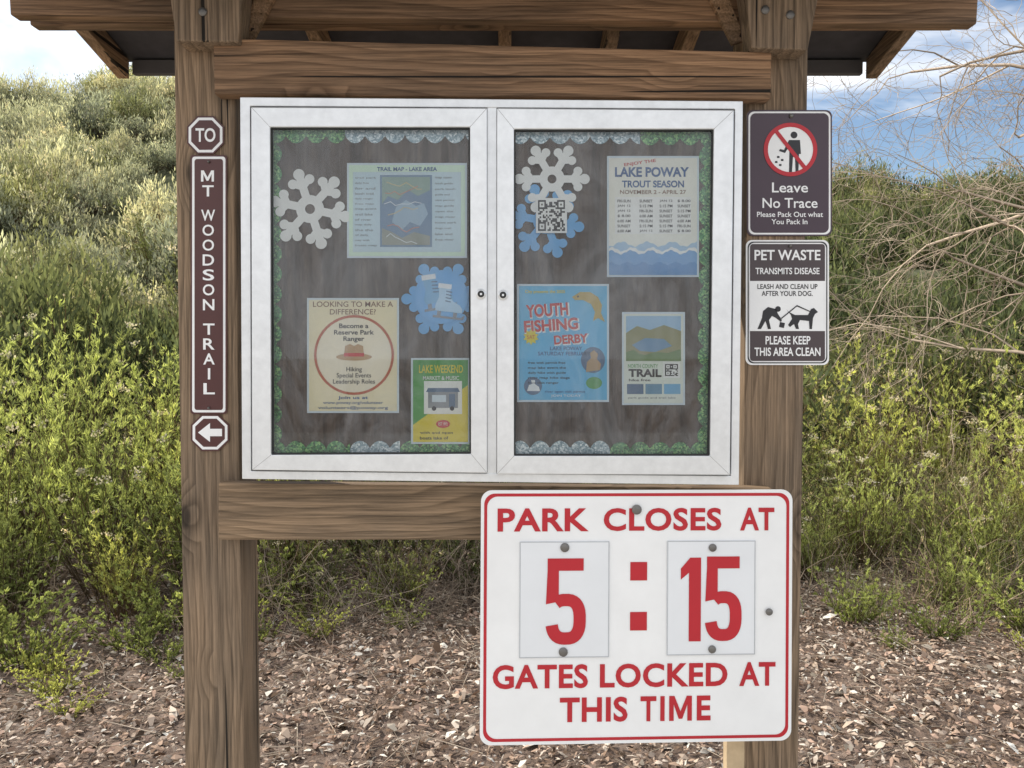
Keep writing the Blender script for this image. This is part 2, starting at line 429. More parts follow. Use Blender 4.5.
for x,y,s in [(-1.95,3.05,1.0),(-2.5,3.1,1.15),(-3.05,3.0,1.25),(-3.6,3.2,1.35),(-2.2,3.6,1.2),(-2.8,3.7,1.35),(-3.4,3.8,1.4),(-4.2,3.8,1.4),(-1.7,3.5,.95),(-2.0,4.2,1.15),
   (-2.7,4.5,1.3),(-3.6,4.7,1.4),(-4.6,4.8,1.4),(-5.4,5.4,1.3),(-2.25,2.75,.7),(-2.9,2.7,.8),(-3.5,2.6,.8),
   (2.35,3.5,.95),(3.0,3.3,.95),(3.6,3.5,1.05),(2.7,4.2,1.1),(3.4,4.4,1.1),(4.2,4.4,1.2),(2.1,4.3,1.0),(4.0,3.2,.9),(2.9,5.2,1.1),(4.6,5.2,1.2),(3.8,5.6,1.1),(1.9,3.3,.7),(2.6,2.9,.5),(3.4,2.8,.6)]:
    inst(sb,random.choice(SG),x,y,s,'sagebrush_plant',sz=random.uniform(.9,1.12))
for x,y,s in [(-2.0,2.3,.55),(-2.45,2.1,.7),(-1.6,2.5,.5),(-2.8,2.35,.8),(-1.55,2.9,.8),(-3.2,2.2,.7),(-1.9,2.65,.8),(-2.1,1.75,.35),(-2.25,1.95,.4),(-1.75,2.1,.4),(-1.15,2.75,.5),(-1.35,2.4,.3),(-1.05,2.45,.35),(-.6,2.6,.35),(-1.55,1.9,.22),(1.95,2.7,.6),(2.3,2.4,.5),(2.9,2.4,.8),(3.4,2.3,.7),(2.65,2.05,.35),(3.9,2.5,.9),(-.75,2.95,.5),(-1.9,1.5,.25),(2.0,2.25,.25),(3.0,2.0,.4)]:
    inst(sb,random.choice(SL),x,y,s*1.2,'low_sagebrush')
db=empty('understory_brush')
for x,y,s in [(-1.35,3.2,1.),(-.9,3.4,1.),(-.4,3.3,1.),(.1,3.6,.9),(.7,3.4,1.),(1.2,3.6,1.),(1.7,3.6,.9),(-1.1,4.1,1.1),(-.2,4.3,1.1),(.6,4.5,1.1),(1.5,4.6,1.1),(-1.6,4.6,1.1),(2.0,5.0,1.1),(-.65,2.95,.7),(-1.2,2.9,.6),(-.15,3.0,.7)]:
    inst(db,random.choice(SD),x,y,s,'brush_plant'); 
for x,y,s in [(-1.5,2.75,.9),(-1.15,2.65,.95),(-.75,2.7,.95),(-.35,2.75,.9),(-.1,3.0,.9),(.5,3.0,.8),(1.2,3.0,.9),(1.8,3.0,.9),(-2,2.9,.7),(2.5,2.9,.9),(3.1,2.9,.9),(3.7,3.0,1.),(-2.7,2.7,.6),(2.3,4.,1.3),(3.2,4.4,1.4),(4.0,4.6,1.4),(-1.3,3.5,1.1),(-.4,3.4,1.1),(3.,5.8,1.5),(4.4,6.0,1.5),(3.6,7.,1.6),(5.2,7.2,1.7)]:
    inst(db,random.choice(TA),x,y,s,'dead_twigs')
gr=empty('wild_grass')
for i in range(130):
    sx=1 if random.random()<.78 else -1
    x=random.uniform(1.6,5.5) if sx>0 else random.uniform(-5,-1.2); y=random.uniform(2.7,6.6)
    inst(gr,random.choice(TF+TGn),x,y,random.uniform(.7,1.35),'grass_tuft')

# bare tree
g=Geo(); cnt=[0]
def grow(p,d,L,r,lv):
    ns=5
    bc=np.array([[.40,.34,.29]])*rng.uniform(.5,1.2)
    for k in range(ns):
        q=p+d*L/ns; g.stems(p[None],q[None],r,r*.86,bc); r*=.86; cnt[0]+=1
        if lv<5 and (k>0 or lv>2) and rng.random()<(.97 if lv<3 else .78):
            e=unit(d+rng.normal(size=3)*.62)
            grow(q,e,L*rng.uniform(.5,.78),max(r*.6,.0022),lv+1)
        p=q; d=unit(d+rng.normal(size=3)*(.12+.035*lv)+np.array([-.02,0,-.02*lv]))
tb=np.array([5.2,4.2,float(gh(5.2,4.2))-.1]); d0=unit(np.array([-.12,.05,1.]))
pp=tb.copy(); r=.11
for k in range(9):
    q=pp+d0*.38; g.stems(pp[None],q[None],r,r*.93,np.array([[.2,.16,.12]])); r*=.93; pp=q; d0=unit(d0+rng.normal(size=3)*.06)
    if k>=2:
        grow(q,unit(np.array([-.85,rng.uniform(-.5,.3),rng.uniform(.1,1.0)])),rng.uniform(1.4,2.0),.026,1)
grow(pp,unit(np.array([-.5,.1,1.])),2.0,.05,1); grow(pp,unit(np.array([.5,.2,1.])),1.8,.05,1)
me=g.mesh('bare_tree',TW); o=bpy.data.objects.new('bare_tree',me); COL.objects.link(o)
print('tree segs',cnt[0])

# leaf litter / wood chips
g=Geo(); n=80000
x=rng.uniform(-4.4,4.8,n); y=rng.uniform(.3,4.0,n)
clump=.5+.5*np.sin(x*3.1+np.sin(y*4)*1.5)*np.sin(y*5.3+x*1.7)
z=gh(x,y)+rng.uniform(.001,.02,n)+.02*clump*rng.uniform(0,1,n)
pal=np.array([(.60,.47,.38),(.48,.34,.26),(.28,.19,.14),(.74,.63,.54),(.13,.09,.065),(.55,.38,.30),(.88,.82,.74),(.38,.33,.28)])
pw=np.array([.2,.19,.16,.13,.12,.1,.05,.05]); col=pal[rng.choice(8,n,p=pw/pw.sum())]*rng.uniform(.7,1.1,(n,1))
d=rng.normal(size=(n,3))*[1,1,.3]; l=rng.gamma(3.0,.0068,n)+.006; w=l*rng.uniform(.15,.65,n)
d=unit(d); up=unit(np.array([0,0,1])+rng.normal(size=(n,3))*.45); s_=unit(np.cross(d,up))
p0=np.stack([x,y,z],1); L=l[:,None]; Wd=w[:,None]
v=np.stack([p0-s_*Wd*.2,p0+s_*Wd*.2,p0+d*L*.55+s_*Wd*.5+up*L*.1,p0+d*L*.55-s_*Wd*.5+up*L*.06],1)
v2=np.stack([p0+d*L*.55-s_*Wd*.5+up*L*.06,p0+d*L*.55+s_*Wd*.5+up*L*.1,p0+d*L+s_*Wd*.06-up*L*.1,p0+d*L-s_*Wd*.06-up*L*.1],1)
f=np.arange(n*4).reshape(n,4)
g.add(v.reshape(-1,3),f,np.repeat(col,4,0)); g.add(v2.reshape(-1,3),f,np.repeat(col*.95,4,0))
me=g.mesh('leaf_litter',TW); COL.objects.link(bpy.data.objects.new('leaf_litter',me))
g=Geo(); n=1800
x=rng.uniform(-4,4.5,n); y=rng.uniform(.4,3.6,n); p0=np.stack([x,y,gh(x,y)+.02],1); a=rng.uniform(0,6.28,n); L=rng.uniform(.05,.28,n)
p1=p0+np.stack([np.cos(a)*L,np.sin(a)*L,rng.uniform(-.01,.05,n)],1)
g.stems(p0,p1,.0028,.0012,np.tile([.44,.36,.29],(n,1))*rng.uniform(.4,1.4,(n,1)))
me=g.mesh('fallen_twigs',TW); COL.objects.link(bpy.data.objects.new('fallen_twigs',me))

# ------------------------------------------------------------ kiosk structure
K=empty('information_kiosk',(0,0,0))
wp=wood('post_wood','z',(.37,.265,.175),(.13,.088,.054),1.)
wh=wood('beam_wood','x',(.41,.25,.145),(.14,.078,.042),4.)
wl=wood('lower_beam_wood','x',(.37,.26,.165),(.13,.088,.052),9.)
wr=wood('rafter_wood','y',(.42,.27,.16),(.2,.12,.06),2.)
wd=paint('roof_deck',(.055,.05,.055),.8,var=.3)
steel=paint('galvanised_bolt',(.2,.19,.18),.45,.7)
def post(x0,x1,name):
    a=P(x0,600,0).x; b=P(x1,600,0).x
    box(name,(a,0,-.05),(b,.14,P(0,24,0).z),wp,K,.006)
post(182,241,'post_1'); post(742,801,'post_2')
prism('header_beam',[(213,38),(772,52),(771,99),(214,94)],-.045,-.001,wh,K,.004)
prism('lower_beam',[(218,483),(772,488),(772,540),(218,540)],-.045,-.001,wl,K,.004)
prism('post_bracket_1',[(166,-30),(245,-30),(238,42),(176,41)],-.07,-.001,wp,K,.004)
prism('post_bracket_2',[(742,-30),(824,-30),(808,50),(752,48)],-.07,-.001,wp,K,.004)
for bx,by in ((203,12),(206,-14),(790,15),(765,10)): bolt(bx,by,-.07,4.2,steel,K)
prism('tie_beam',[(8,-16),(979,-10),(977,24),(10,15)],.02,.06,wh,K,.004)
xl,xr=P(10,0,.02).x,P(977,0,.02).x
zb=P(0,22,.03).z
box('tie_beam_rear',(xl,.10,zb+.02),(xr,.14,zb+.10),wh,K,.004)
ye,yr,yf_=.60,.09,-.42; ze,zr=CZ+.90,CZ+1.0
def slab(name,ya,za,yb_,zb_,x0,x1,t,mat,bev=0):
    v=[(x0,ya,za),(x1,ya,za),(x1,yb_,zb_),(x0,yb_,zb_),(x0,ya,za+t),(x1,ya,za+t),(x1,yb_,zb_+t),(x0,yb_,zb_+t)]
    f=[(0,3,2,1),(4,5,6,7),(0,1,5,4),(1,2,6,5),(2,3,7,6),(3,0,4,7)]
    return addmesh(name,v,f,mat,K,bev)
slab('roof_rear',yr,zr,ye,ze,xl-.03,xr+.03,.02,wd); slab('roof_front',yf_,ze,yr,zr,xl-.03,xr+.03,.02,wd)
shg=paint('roof_shingles',(.10,.085,.075),.9,var=.4,bmp=.6)
slab('shingle_rear',yr,zr+.021,ye+.02,ze+.021,xl-.05,xr+.05,.018,shg); slab('shingle_front',yf_-.02,ze+.021,yr,zr+.021,xl-.05,xr+.05,.018,shg)
for i,xc in enumerate((xl+.015,-.55,-.02,.28,.50,xr-.015)):
    dp=.075 if abs(xc)<1.05 else .06
    slab('rafter_%d'%i,yr+.06,zr-dp-.014,ye-.03,ze-dp-.002,xc-.018,xc+.018,dp,wr,.003)
    slab('rafter_f%d'%i,yf_+.03,ze-dp-.002,yr-.08,zr-dp-.014,xc-.018,xc+.018,dp,wr,.003)
box('eave_fascia',(xl+.04,ye-.028,ze-.045),(xr-.04,ye-.005,ze-.002),paint('fascia_dark',(.09,.08,.08),.8),K,.002)
for sgn,xa,xb in ((1,240,278),(-1,745,706)):
    prism('knee_brace',[(xa,34),(xa+sgn*12,40),(xb,-10),(xb-sgn*18,-14)] if sgn>0 else [(xa-12,44),(xa,40),(xb+18,-14),(xb,-10)],.003,.019,wr,K)
prism('sign_stake',[(727,700),(745,700),(744,900),(726,900)],-.04,-.005,paint('raw_pine',(.6,.45,.28),.8,var=.3),K,.002)
box('stake_foot',(P(727,0,-.04).x+.004,-.038,-.02),(P(744,0,-.04).x,-.007,P(0,895,-.04).z),_mc['raw_pine'],K)

# ------------------------------------------------------------ display cabinet
C=empty('notice_board_cabinet',(0,-.05,1.6))
alu=paint('aluminium',(.80,.815,.83),.34,.5,var=.10,sc=60)
alud=paint('gasket',(.03,.03,.03),.7)
Y0=-.105
frame3('casing',[(240,97),(743,101),(739,485),(242,479)],[(250,106),(735,109),(731,476),(251,471)],Y0+.012,-.046,alu,C,.0015)
prism('centre_mullion',rectpts(487.5,106,496.5,476),Y0+.014,-.047,alu,C)
def door(o,i,nm):
    frame3(nm,o,i,Y0,Y0+.03,alu,C,.002)
    g2=[(i[0][0]+1.6,i[0][1]+1.6),(i[1][0]-1.6,i[1][1]+1.6),(i[2][0]-1.6,i[2][1]-1.6),(i[3][0]+1.6,i[3][1]-1.6)]
    frame3(nm+'_gasket',i,g2,Y0+.006,Y0+.02,alud,C)
    for k in range(4):
        a=o[k]; b=i[k]; dx,dy=b[0]-a[0],b[1]-a[1]; L=math.hypot(dx,dy); nx_,ny_=-dy/L*.22,dx/L*.22
        poly('mitre_seam',[(a[0]+nx_+dx*.06,a[1]+ny_+dy*.06),(b[0]+nx_,b[1]+ny_),(b[0]-nx_,b[1]-ny_),(a[0]-nx_+dx*.06,a[1]-ny_+dy*.06)],Y0-.0003,paint('seam',(.4,.4,.4)),C)
LD=[(251,107),(487,108),(487,473),(252,470)]; RD=[(497,108),(734,110),(730,475),(497,474)]
LI=[(270,127),(470,127),(471,454),(271,455)]; RI=[(514,129),(714,129),(710,456),(514,456)]
door(LD,LI,'door_1'); door(RD,RI,'door_2')
m,nt,out=newmat('glass')
fr=N(nt,'ShaderNodeFresnel',IOR=1.5); tr=nt.nodes.new('ShaderNodeBsdfTransparent'); gl=N(nt,'ShaderNodeBsdfGlossy',Roughness=.02)
tr.inputs[0].default_value=(.96,.98,.97,1)
df=nt.nodes.new('ShaderNodeBsdfDiffuse'); df.inputs[0].default_value=(.75,.8,.86,1)
mxs=nt.nodes.new('ShaderNodeMixShader'); nt.links.new(fr.outputs[0],mxs.inputs[0]); nt.links.new(tr.outputs[0],mxs.inputs[1]); nt.links.new(gl.outputs[0],mxs.inputs[2])
dn=noise(nt,coords(nt,(1,1,.5)),7,7,.72,1.5); df_f=ramp(nt,dn,[(.35,.01),(.75,.16)])  # streaky pale haze painted into the panes in place of reflections
m3=nt.nodes.new('ShaderNodeMixShader'); nt.links.new(df_f,m3.inputs[0]); nt.links.new(mxs.outputs[0],m3.inputs[1]); nt.links.new(df.outputs[0],m3.inputs[2])
nt.links.new(m3.outputs[0],out.inputs[0]); GL=m
poly('pane_1',LI,Y0+.012,GL,C); poly('pane_2',RI,Y0+.012,GL,C)
YB=-.074
m,nt,out=newmat('backing_board')
v=coords(nt,(1,1,.25)); c=ramp(nt,noise(nt,v,30,6,.7,1.5),[(.3,(.075,.052,.044)),(.7,(.19,.145,.12))])
c=mul(nt,c,ramp(nt,noise(nt,coords(nt,(60,60,3)),1,4,.6),[(.35,.55),(.6,1.)]))
p=N(nt,'ShaderNodeBsdfPrincipled',Roughness=.8); nt.links.new(c,p.inputs[0]); nt.links.new(p.outputs[0],out.inputs[0]); BK=m
poly('backing_board',[(252,108),(734,110),(730,474),(252,470)],YB,BK,C)
def glitter(name,a,b,cc):
    m,nt,out=newmat(name); vo=nt.nodes.new('ShaderNodeTexVoronoi'); vo.inputs['Scale'].default_value=260
    nt.links.new(coords(nt),vo.inputs['Vector']); sx=nt.nodes.new('ShaderNodeSeparateColor'); nt.links.new(vo.outputs['Color'],sx.inputs[0])
    c=ramp(nt,sx.outputs[0],[(0,a),(.6,b),(1,cc)]); p=N(nt,'ShaderNodeBsdfPrincipled',Roughness=.35,Metallic=.2)
    nt.links.new(c,p.inputs[0]); nt.links.new(p.outputs[0],out.inputs[0]); return m
GG=glitter('green_glitter',(.02,.07,.025),(.06,.26,.09),(.3,.55,.2)); GS=glitter('silver_glitter',(.15,.24,.3),(.36,.47,.54),(.8,.86,.9))
def scallop(x0,y0,x1,y1,dirn,mat,y,w=9,period=15):
    L=math.hypot(x1-x0,y1-y0); n=max(8,int(L/1.5)); a=[];b=[]
    for k in range(n+1):
        t=k/n; s=abs(math.sin(math.pi*t*L/period))**.6
        a.append((x0+(x1-x0)*t,y0+(y1-y0)*t)); b.append((a[-1][0]+dirn[0]*(w*.55+w*.6*s),a[-1][1]+dirn[1]*(w*.55+w*.6*s)))
    V=[P(q[0],q[1],y) for q in a+b]
    addmesh('scalloped_trim',V,[(k,k+1,n+2+k,n+1+k) for k in range(n)],mat,C)
yb=YB-.002
scallop(266,126,345,126,(0,1),GG,yb,15,20); scallop(345,126,474,126,(0,1),GS,yb,15,20)
scallop(268,124,268,460,(1,0),GG,yb-.0006,12,20); scallop(266,457,350,457,(0,-1),GG,yb-.0012,14,20); scallop(350,457,400,457,(0,-1),GS,yb-.0012,14,20); scallop(400,457,474,457,(0,-1),GG,yb-.0012,14,20)
scallop(510,128,640,128,(0,1),GS,yb,14,20); scallop(640,128,718,128,(0,1),GG,yb,15,20)
scallop(713,126,711,460,(-1,0),GG,yb-.0006,12,20); scallop(510,458,610,458,(0,-1),GS,yb-.0012,15,20); scallop(610,458,716,458,(0,-1),GG,yb-.0012,14,20)
for lx,ly_ in ((481,294),(503,295)):
    bolt(lx,ly_,Y0-.0005,5.2,alu,C,'lock_ring'); bolt(lx,ly_,Y0-.005,3.4,alud,C,'lock_core'); disc('keyhole',lx,ly_,1.1,Y0-.0125,alu,C)

def pc(n,c): return paint('paper_'+n,c,.65,var=.06,sc=8,spec=.3)
white=pc('white',(.88,.89,.9)); cream=pc('cream',(.87,.8,.58)); blk=paint('ink_black',(.02,.02,.025),.6); blu=paint('ink_blue',(.04,.12,.32),.6)
ltblue=pc('ltblue',(.22,.48,.74)); red=paint('ink_red',(.6,.04,.04),.6); yel=pc('yellow',(.78,.65,.08)); grn=pc('green',(.12,.38,.12)); brn=paint('ink_brown',(.22,.1,.05),.6)
skyb=pc('cyan',(.16,.52,.82)); mint=pc('mint',(.70,.88,.74)); slate=pc('slate',(.13,.2,.32)); pale=pc('pale',(.68,.78,.88)); grey=paint('ink_grey',(.3,.32,.36),.6); tanp=pc('tan',(.5,.33,.18))
yp=YB-.005
def lam(x0,y0,x1,y1,mat,nm,m=2):
    E=empty(nm,P((x0+x1)/2,(y0+y1)/2,yp))
    prism('laminate',rectpts(x0-m,y0-m,x1+m,y1+m),yp,yp+.0008,pale,E)
    poly('sheet',rectpts(x0,y0,x1,y1),yp-.0006,mat,E); return E
def ly(k): return yp-.0006-.0004*k
def lines(E,x0,y0,x1,n,dy,mat,k=2,h=2.3,s='',seed=1,center=False):
    r=random.Random(seed); wds='lake trail park hike open daily visit the and for of with river ranger event guide map map dogs leash fishing boats permit free'.split()
    for i in range(n):
        w=(x1-x0)*r.uniform(.6,1.); cx=(x0+x1)/2 if center else x0+w/2
        t=' '.join(r.choice(wds) for _ in range(max(2,int(w/9))))
        text(t,cx,y0+i*dy,w,h,ly(k),mat,E,off=.01)
def flake(cx,cy,R,mat,nm,y,rot=0):
    E=empty(nm,P(cx,cy,y)); k=0
    def yy():
        nonlocal k; k+=1; return y-.00004*k
    def bar(x0,y0,x1,y1,w):
        dx,dy=x1-x0,y1-y0; L=math.hypot(dx,dy); nx_,ny_=-dy/L*w/2,dx/L*w/2
        poly('arm',[(x0+nx_,y0+ny_),(x1+nx_,y1+ny_),(x1-nx_,y1-ny_),(x0-nx_,y0-ny_)],yy(),mat,E)
    ring('hub',cx,cy,R*.34,R*.12,yy(),mat,E)
    for i in range(6):
        a=math.radians(rot+60*i); ca,sa=math.cos(a),math.sin(a)
        bar(cx+ca*R*.2,cy+sa*R*.2,cx+ca*R*.86,cy+sa*R*.86,R*.2); disc('tip',cx+ca*R*.88,cy+sa*R*.88,R*.14,yy(),mat,E)
        for q in (-1,1):
            b=a+q*math.radians(55); st,ln=.55,.26; bx,by=cx+ca*R*st,cy+sa*R*st; ex,ey=bx+math.cos(b)*R*ln,by+math.sin(b)*R*ln
            bar(bx,by,ex,ey,R*.15); disc('tip',ex,ey,R*.12,yy(),mat,E)
    return E
blup=pc('snowblue',(.2,.48,.85))
flake(310,209,41,white,'paper_snowflake',yp,12)
F2=flake(441,299,39,blup,'paper_snowflake',yp,0)
disc('skate_mount',441,297,27,yp-.003,blup,F2)
def skate(ox,oy,s,ang,mt,yy0):
    ca,sa=math.cos(ang),math.sin(ang)
    def T_(pts): return [(ox+(x*ca-y*sa)*s,oy+(x*sa+y*ca)*s) for x,y in pts]
    poly('skate_boot',T_([(-9,-15),(-3,-17),(3,-15),(4,-5),(8,-1),(15,2),(18,6),(18,10),(-10,10),(-11,5),(-8,-4)]),yy0,mt,F2)
    poly('skate_cuff',T_([(-10,-19),(4,-19),(4,-14),(-10,-14)]),yy0-.0001,white,F2)
    poly('skate_heel',T_([(-8,10.2),(-4,10.2),(-4,15),(-8,15)]),yy0-.0001,grey,F2); poly('skate_toe',T_([(9,10.2),(13,10.2),(13,15),(9,15)]),yy0-.0001,grey,F2)
    poly('skate_blade',T_([(-12,15),(17,15),(21,12),(20,17),(-12,17.4)]),yy0-.0002,grey,F2)
    for q in range(4): poly('lace',T_([(-1,-12+q*3.4),(5,-11.4+q*3.4),(5,-10.2+q*3.4),(-1,-10.8+q*3.4)]),yy0-.0003,slate,F2)
skate(434,293,1.0,-.15,ltblue,yp-.0035); skate(446,302,.95,.12,pc('skatepale',(.5,.7,.88)),yp-.0045)
flake(546,221,38,blup,'paper_snowflake',yp,10); F4=flake(552,179,37,white,'paper_snowflake',yp-.0035,0)
def qr(E,x0,y0,x1,y1,y,n=17):
    poly('qr_base',rectpts(x0,y0,x1,y1),y,white,E); r=random.Random(3); V=[];Fq=[]
    m_=2; w=(x1-x0-2*m_)/n; h=(y1-y0-2*m_)/n
    for i in range(n):
        for j in range(n):
            fi=(i<5 and j<5) or (i>n-6 and j<5) or (i<5 and j>n-6)
            if fi:
                a=i if i<5 else i-(n-5); b=j if j<5 else j-(n-5)
                on=(a in(0,4) or b in(0,4) or (a==2 and b==2))
            else: on=r.random()<.5
            if on:
                k=len(V); X0=x0+m_+i*w; Z0=y0+m_+j*h
                V+=[P(X0,Z0,y-.0003),P(X0,Z0+h,y-.0003),P(X0+w,Z0+h,y-.0003),P(X0+w,Z0,y-.0003)]; Fq.append((k,k+1,k+2,k+3))
    addmesh('qr_code',V,Fq,blk,E)
QE=empty('qr_code_card',P(552,215,yp-.007)); qr(QE,536,198,567,233,yp-.0075)

A=lam(349,165,465,256,mint,'map_poster')
poly('inset',rectpts(353,172,461,252),ly(1),pc('inset',(.6,.74,.84)),A); poly('map',rectpts(380,175,432,247),ly(2),pc('mapblue',(.2,.3,.45)),A)
poly('map_area',[(382,177),(430,177),(430,190),(418,196),(408,190),(398,200),(388,196),(382,204)],ly(3),pc('mg',(.30,.42,.38)),A)
poly('map_area',[(396,207),(406,200),(416,206),(424,203),(428,214),(420,226),(410,222),(402,230),(392,222)],ly(3),pc('ml',(.38,.52,.66)),A)
poly('map_area',[(382,228),(392,232),(402,238),(414,232),(430,236),(430,245),(382,245)],ly(3),pc('mo',(.34,.36,.32)),A)
r_=random.Random(5)
for i in range(6):
    x0=r_.uniform(384,388);pts=[(x0,182+i*11)]
    for k in range(6): pts.append((pts[-1][0]+r_.uniform(4,7),pts[-1][1]+r_.uniform(-4,4)))
    stroke('trail_line',pts,.7,ly(4.2+i*.1),[pc('tr1',(.75,.6,.3)),pc('tr2',(.7,.3,.2)),pc('tr3',(.8,.85,.9))][i%3],A)
lines(A,355,178,377,14,5.2,grey,4,2.2,seed=2); lines(A,435,178,459,12,5.6,grey,4,2.2,seed=3); text('TRAIL MAP - LAKE AREA',407,169,60,4,ly(4),blu,A,.02)
B=lam(309,300,397,411,cream,'volunteer_poster')
text('LOOKING TO MAKE A\nDIFFERENCE?',353,308,80,13,ly(2),brn,B,.006); ring('circle',354,355,40,37.5,ly(2),pc('rust',(.5,.13,.07)),B)
disc('circle_fill',354,355,37.2,ly(1),pc('cream2',(.88,.83,.7)),B)
text('Become a\nReserve Park\nRanger',354,333,40,19,ly(3),blk,B,.02)
poly('hat_brim',circ(354,357,18,24,3.6),ly(3),tanp,B); poly('hat_crown',[(344,356),(345,346),(350,344),(354,346),(358,344),(363,346),(364,356)],ly(4),tanp,B); poly('hat_band',rectpts(344,353,364,356.5),ly(5),red,B)
text('Hiking\nSpecial Events\nLeadership Roles',354,376,42,18,ly(3),blk,B,.01)
text('Join us at',353,398,30,4,ly(3),blu,B,.02);text('www.poway.org/volunteer',353,403,60,3.6,ly(3),blu,B,.01);text('volunteers@poway.org',353,408,70,3.6,ly(3),blu,B,.01)
G=lam(413,360,468,442,grn,'event_flyer')
poly('yellow_band',[(413,425),(468,385),(468,442),(413,442)],ly(1),yel,G); poly('photo',rectpts(424,381,462,414),ly(2),white,G)
poly('trailer_roof',[(428,388),(458,388),(460,392),(426,392)],ly(3),slate,G); poly('trailer',rectpts(428,392,458,408),ly(3),grey,G); poly('trailer_window',rectpts(432,395,446,402),ly(4),pale,G); poly('trailer_door',rectpts(449,394,455,407),ly(4),slate,G)
disc('wheel',434,408.5,2.2,ly(4.5),blk,G); disc('wheel',452,408.5,2.2,ly(4.5),blk,G)
text('LAKE WEEKEND',441,369,44,8,ly(3),yel,G,.02); text('MARKET & MUSIC',441,378,36,4,ly(3),white,G,.01); disc('badge',443,424,7,ly(4),red,G,ry=4); lines(G,420,433,462,2,5,blk,4,3,seed=9)
text('EST 1972',443,424,9,3,ly(5),white,G)
T=lam(609,158,697,275,pc('ivory',(.86,.86,.81)),'fishing_season_poster')
text('ENJOY THE',640,163,32,4,ly(2),red,T,.02,ang=-8); text('LAKE POWAY',652,172,74,10,ly(2),blu,T,.035); text('TROUT SEASON',653,184,62,7,ly(2),blu,T,.03)
text('NOVEMBER 2 - APRIL 27',653,192,66,4,ly(2),brn,T,.01)
poly('table',rectpts(615,197,691,234),ly(1),white,T)
for cx in (624,646,666,684): 
    for i in range(7): text(random.choice(['6:00 AM','5:15 PM','SUNSET','JAN 12','FRI-SUN','$ 8.00']),cx,201+i*5,13,2.8,ly(3),blk,T,.01)
def wave(x0,x1,yt,ybm,amp,per,ph): 
    t=[(x0+(x1-x0)*k/60,yt+amp*math.sin((x0+(x1-x0)*k/60)/per+ph)-amp*.6*abs(math.sin((x0+(x1-x0)*k/60)/per*1.7))) for k in range(61)]
    return t+[(x1,ybm),(x0,ybm)]
poly('wave_back',wave(609,697,245,275,2.4,4,0),ly(1),pc('w1',(.45,.62,.82)),T); poly('wave_foam',wave(609,697,250,275,2,3.2,2),ly(2),white,T); poly('wave',wave(609,697,253,275,2,3.2,2.4),ly(3),pc('w2',(.24,.44,.74)),T); poly('wave_low',wave(609,697,264,275,1.5,2.6,2.4),ly(3.5),pc('w3',(.16,.34,.64)),T)
Y_=lam(519,286,607,400,skyb,'fishing_derby_poster')
text('City presents the 2025',545,292,40,4,ly(2),yel,Y_,.02)
for s_t,cx,cy,w,h in (('YOUTH',547,310,42,13),('FISHING',551,325,54,12),('DERBY',571,339,34,9)):
    text(s_t,cx+.8,cy+.8,w+1.5,h+1,ly(2),white,Y_,.05,ang=-4); text(s_t,cx,cy,w,h,ly(3),red,Y_,.035,ang=-4)
fish=[(572,297),(580,292),(590,292),(598,297),(602,305),(601,313),(605,322),(598,318),(593,321),(595,312),(591,304),(583,300),(575,300)]
poly('fish',fish,ly(4),pc('fish',(.55,.4,.12)),Y_); disc('fish_eye',578,296.5,1,ly(5),blk,Y_)
st=[]
for k in range(20):
    a=2*math.pi*k/20; q_=8 if k%2 else 5.5; st.append((531+q_*math.cos(a),337+q_*math.sin(a)))
poly('burst',st,ly(4),yel,Y_); text('SAT',531,337,8,4,ly(5),red,Y_)
text('LAKE POWAY\nSATURDAY FEBRUARY 8',566,351,56,9,ly(2),blu,Y_,.02); lines(Y_,528,363,572,5,5,blk,3,2.8,seed=5)
disc('photo_1',593,360,12,ly(2),slate,Y_,ry=13); poly('photo_person',[(586,372),(587,362),(591,358),(590,353),(594,350),(598,354),(597,359),(601,364),(600,370)],ly(3),tanp,Y_)
disc('photo_2',533,386,9,ly(2),slate,Y_); poly('photo_person',[(527,391),(529,385),(532,384),(531,380),(535,380),(535,384),(539,387),(540,391)],ly(3),white,Y_); disc('seal',594,383,8,ly(2),grn,Y_,ry=6); lines(Y_,545,392,603,1,5,blu,3,3,seed=8); text('JOIN TODAY',566,396,30,3,ly(3),white,Y_)
R_=lam(624,314,683,403,pc('sage',(.78,.83,.78)),'trail_flyer')
poly('photo_sky',rectpts(626,316,681,335),ly(1),pc('ps',(.35,.55,.78)),R_)
poly('photo_hill',[(626,333),(637,326),(650,330),(664,325),(681,331),(681,360),(626,360)],ly(2),pc('ph',(.3,.29,.14)),R_)
poly('photo_lake',[(632,345),(645,338),(664,339),(672,346),(655,352),(640,351)],ly(3),pc('pl',(.15,.3,.5)),R_); poly('photo_scrub',[(626,352),(634,350),(640,354),(645,355),(655,352),(668,353),(681,349),(681,361),(626,361)],ly(3.5),pc('pg',(.15,.25,.08)),R_)
text('NORTH COUNTY',643,366,30,4,ly(2),grn,R_,.01); text('TRAIL',645,373,33,8,ly(2),blk,R_,.04); lines(R_,629,380,660,1,4,blk,2,2.5,seed=4); qr(R_,663,362,680,378,ly(2),11)
for i in range(3): poly('thumb',rectpts(627+i*18.5,384,643.5+i*18.5,394),ly(2),[slate,pc('th',(.2,.35,.5)),ltblue][i],R_)
lines(R_,628,398,680,1,4,grey,2,2.5,seed=6)

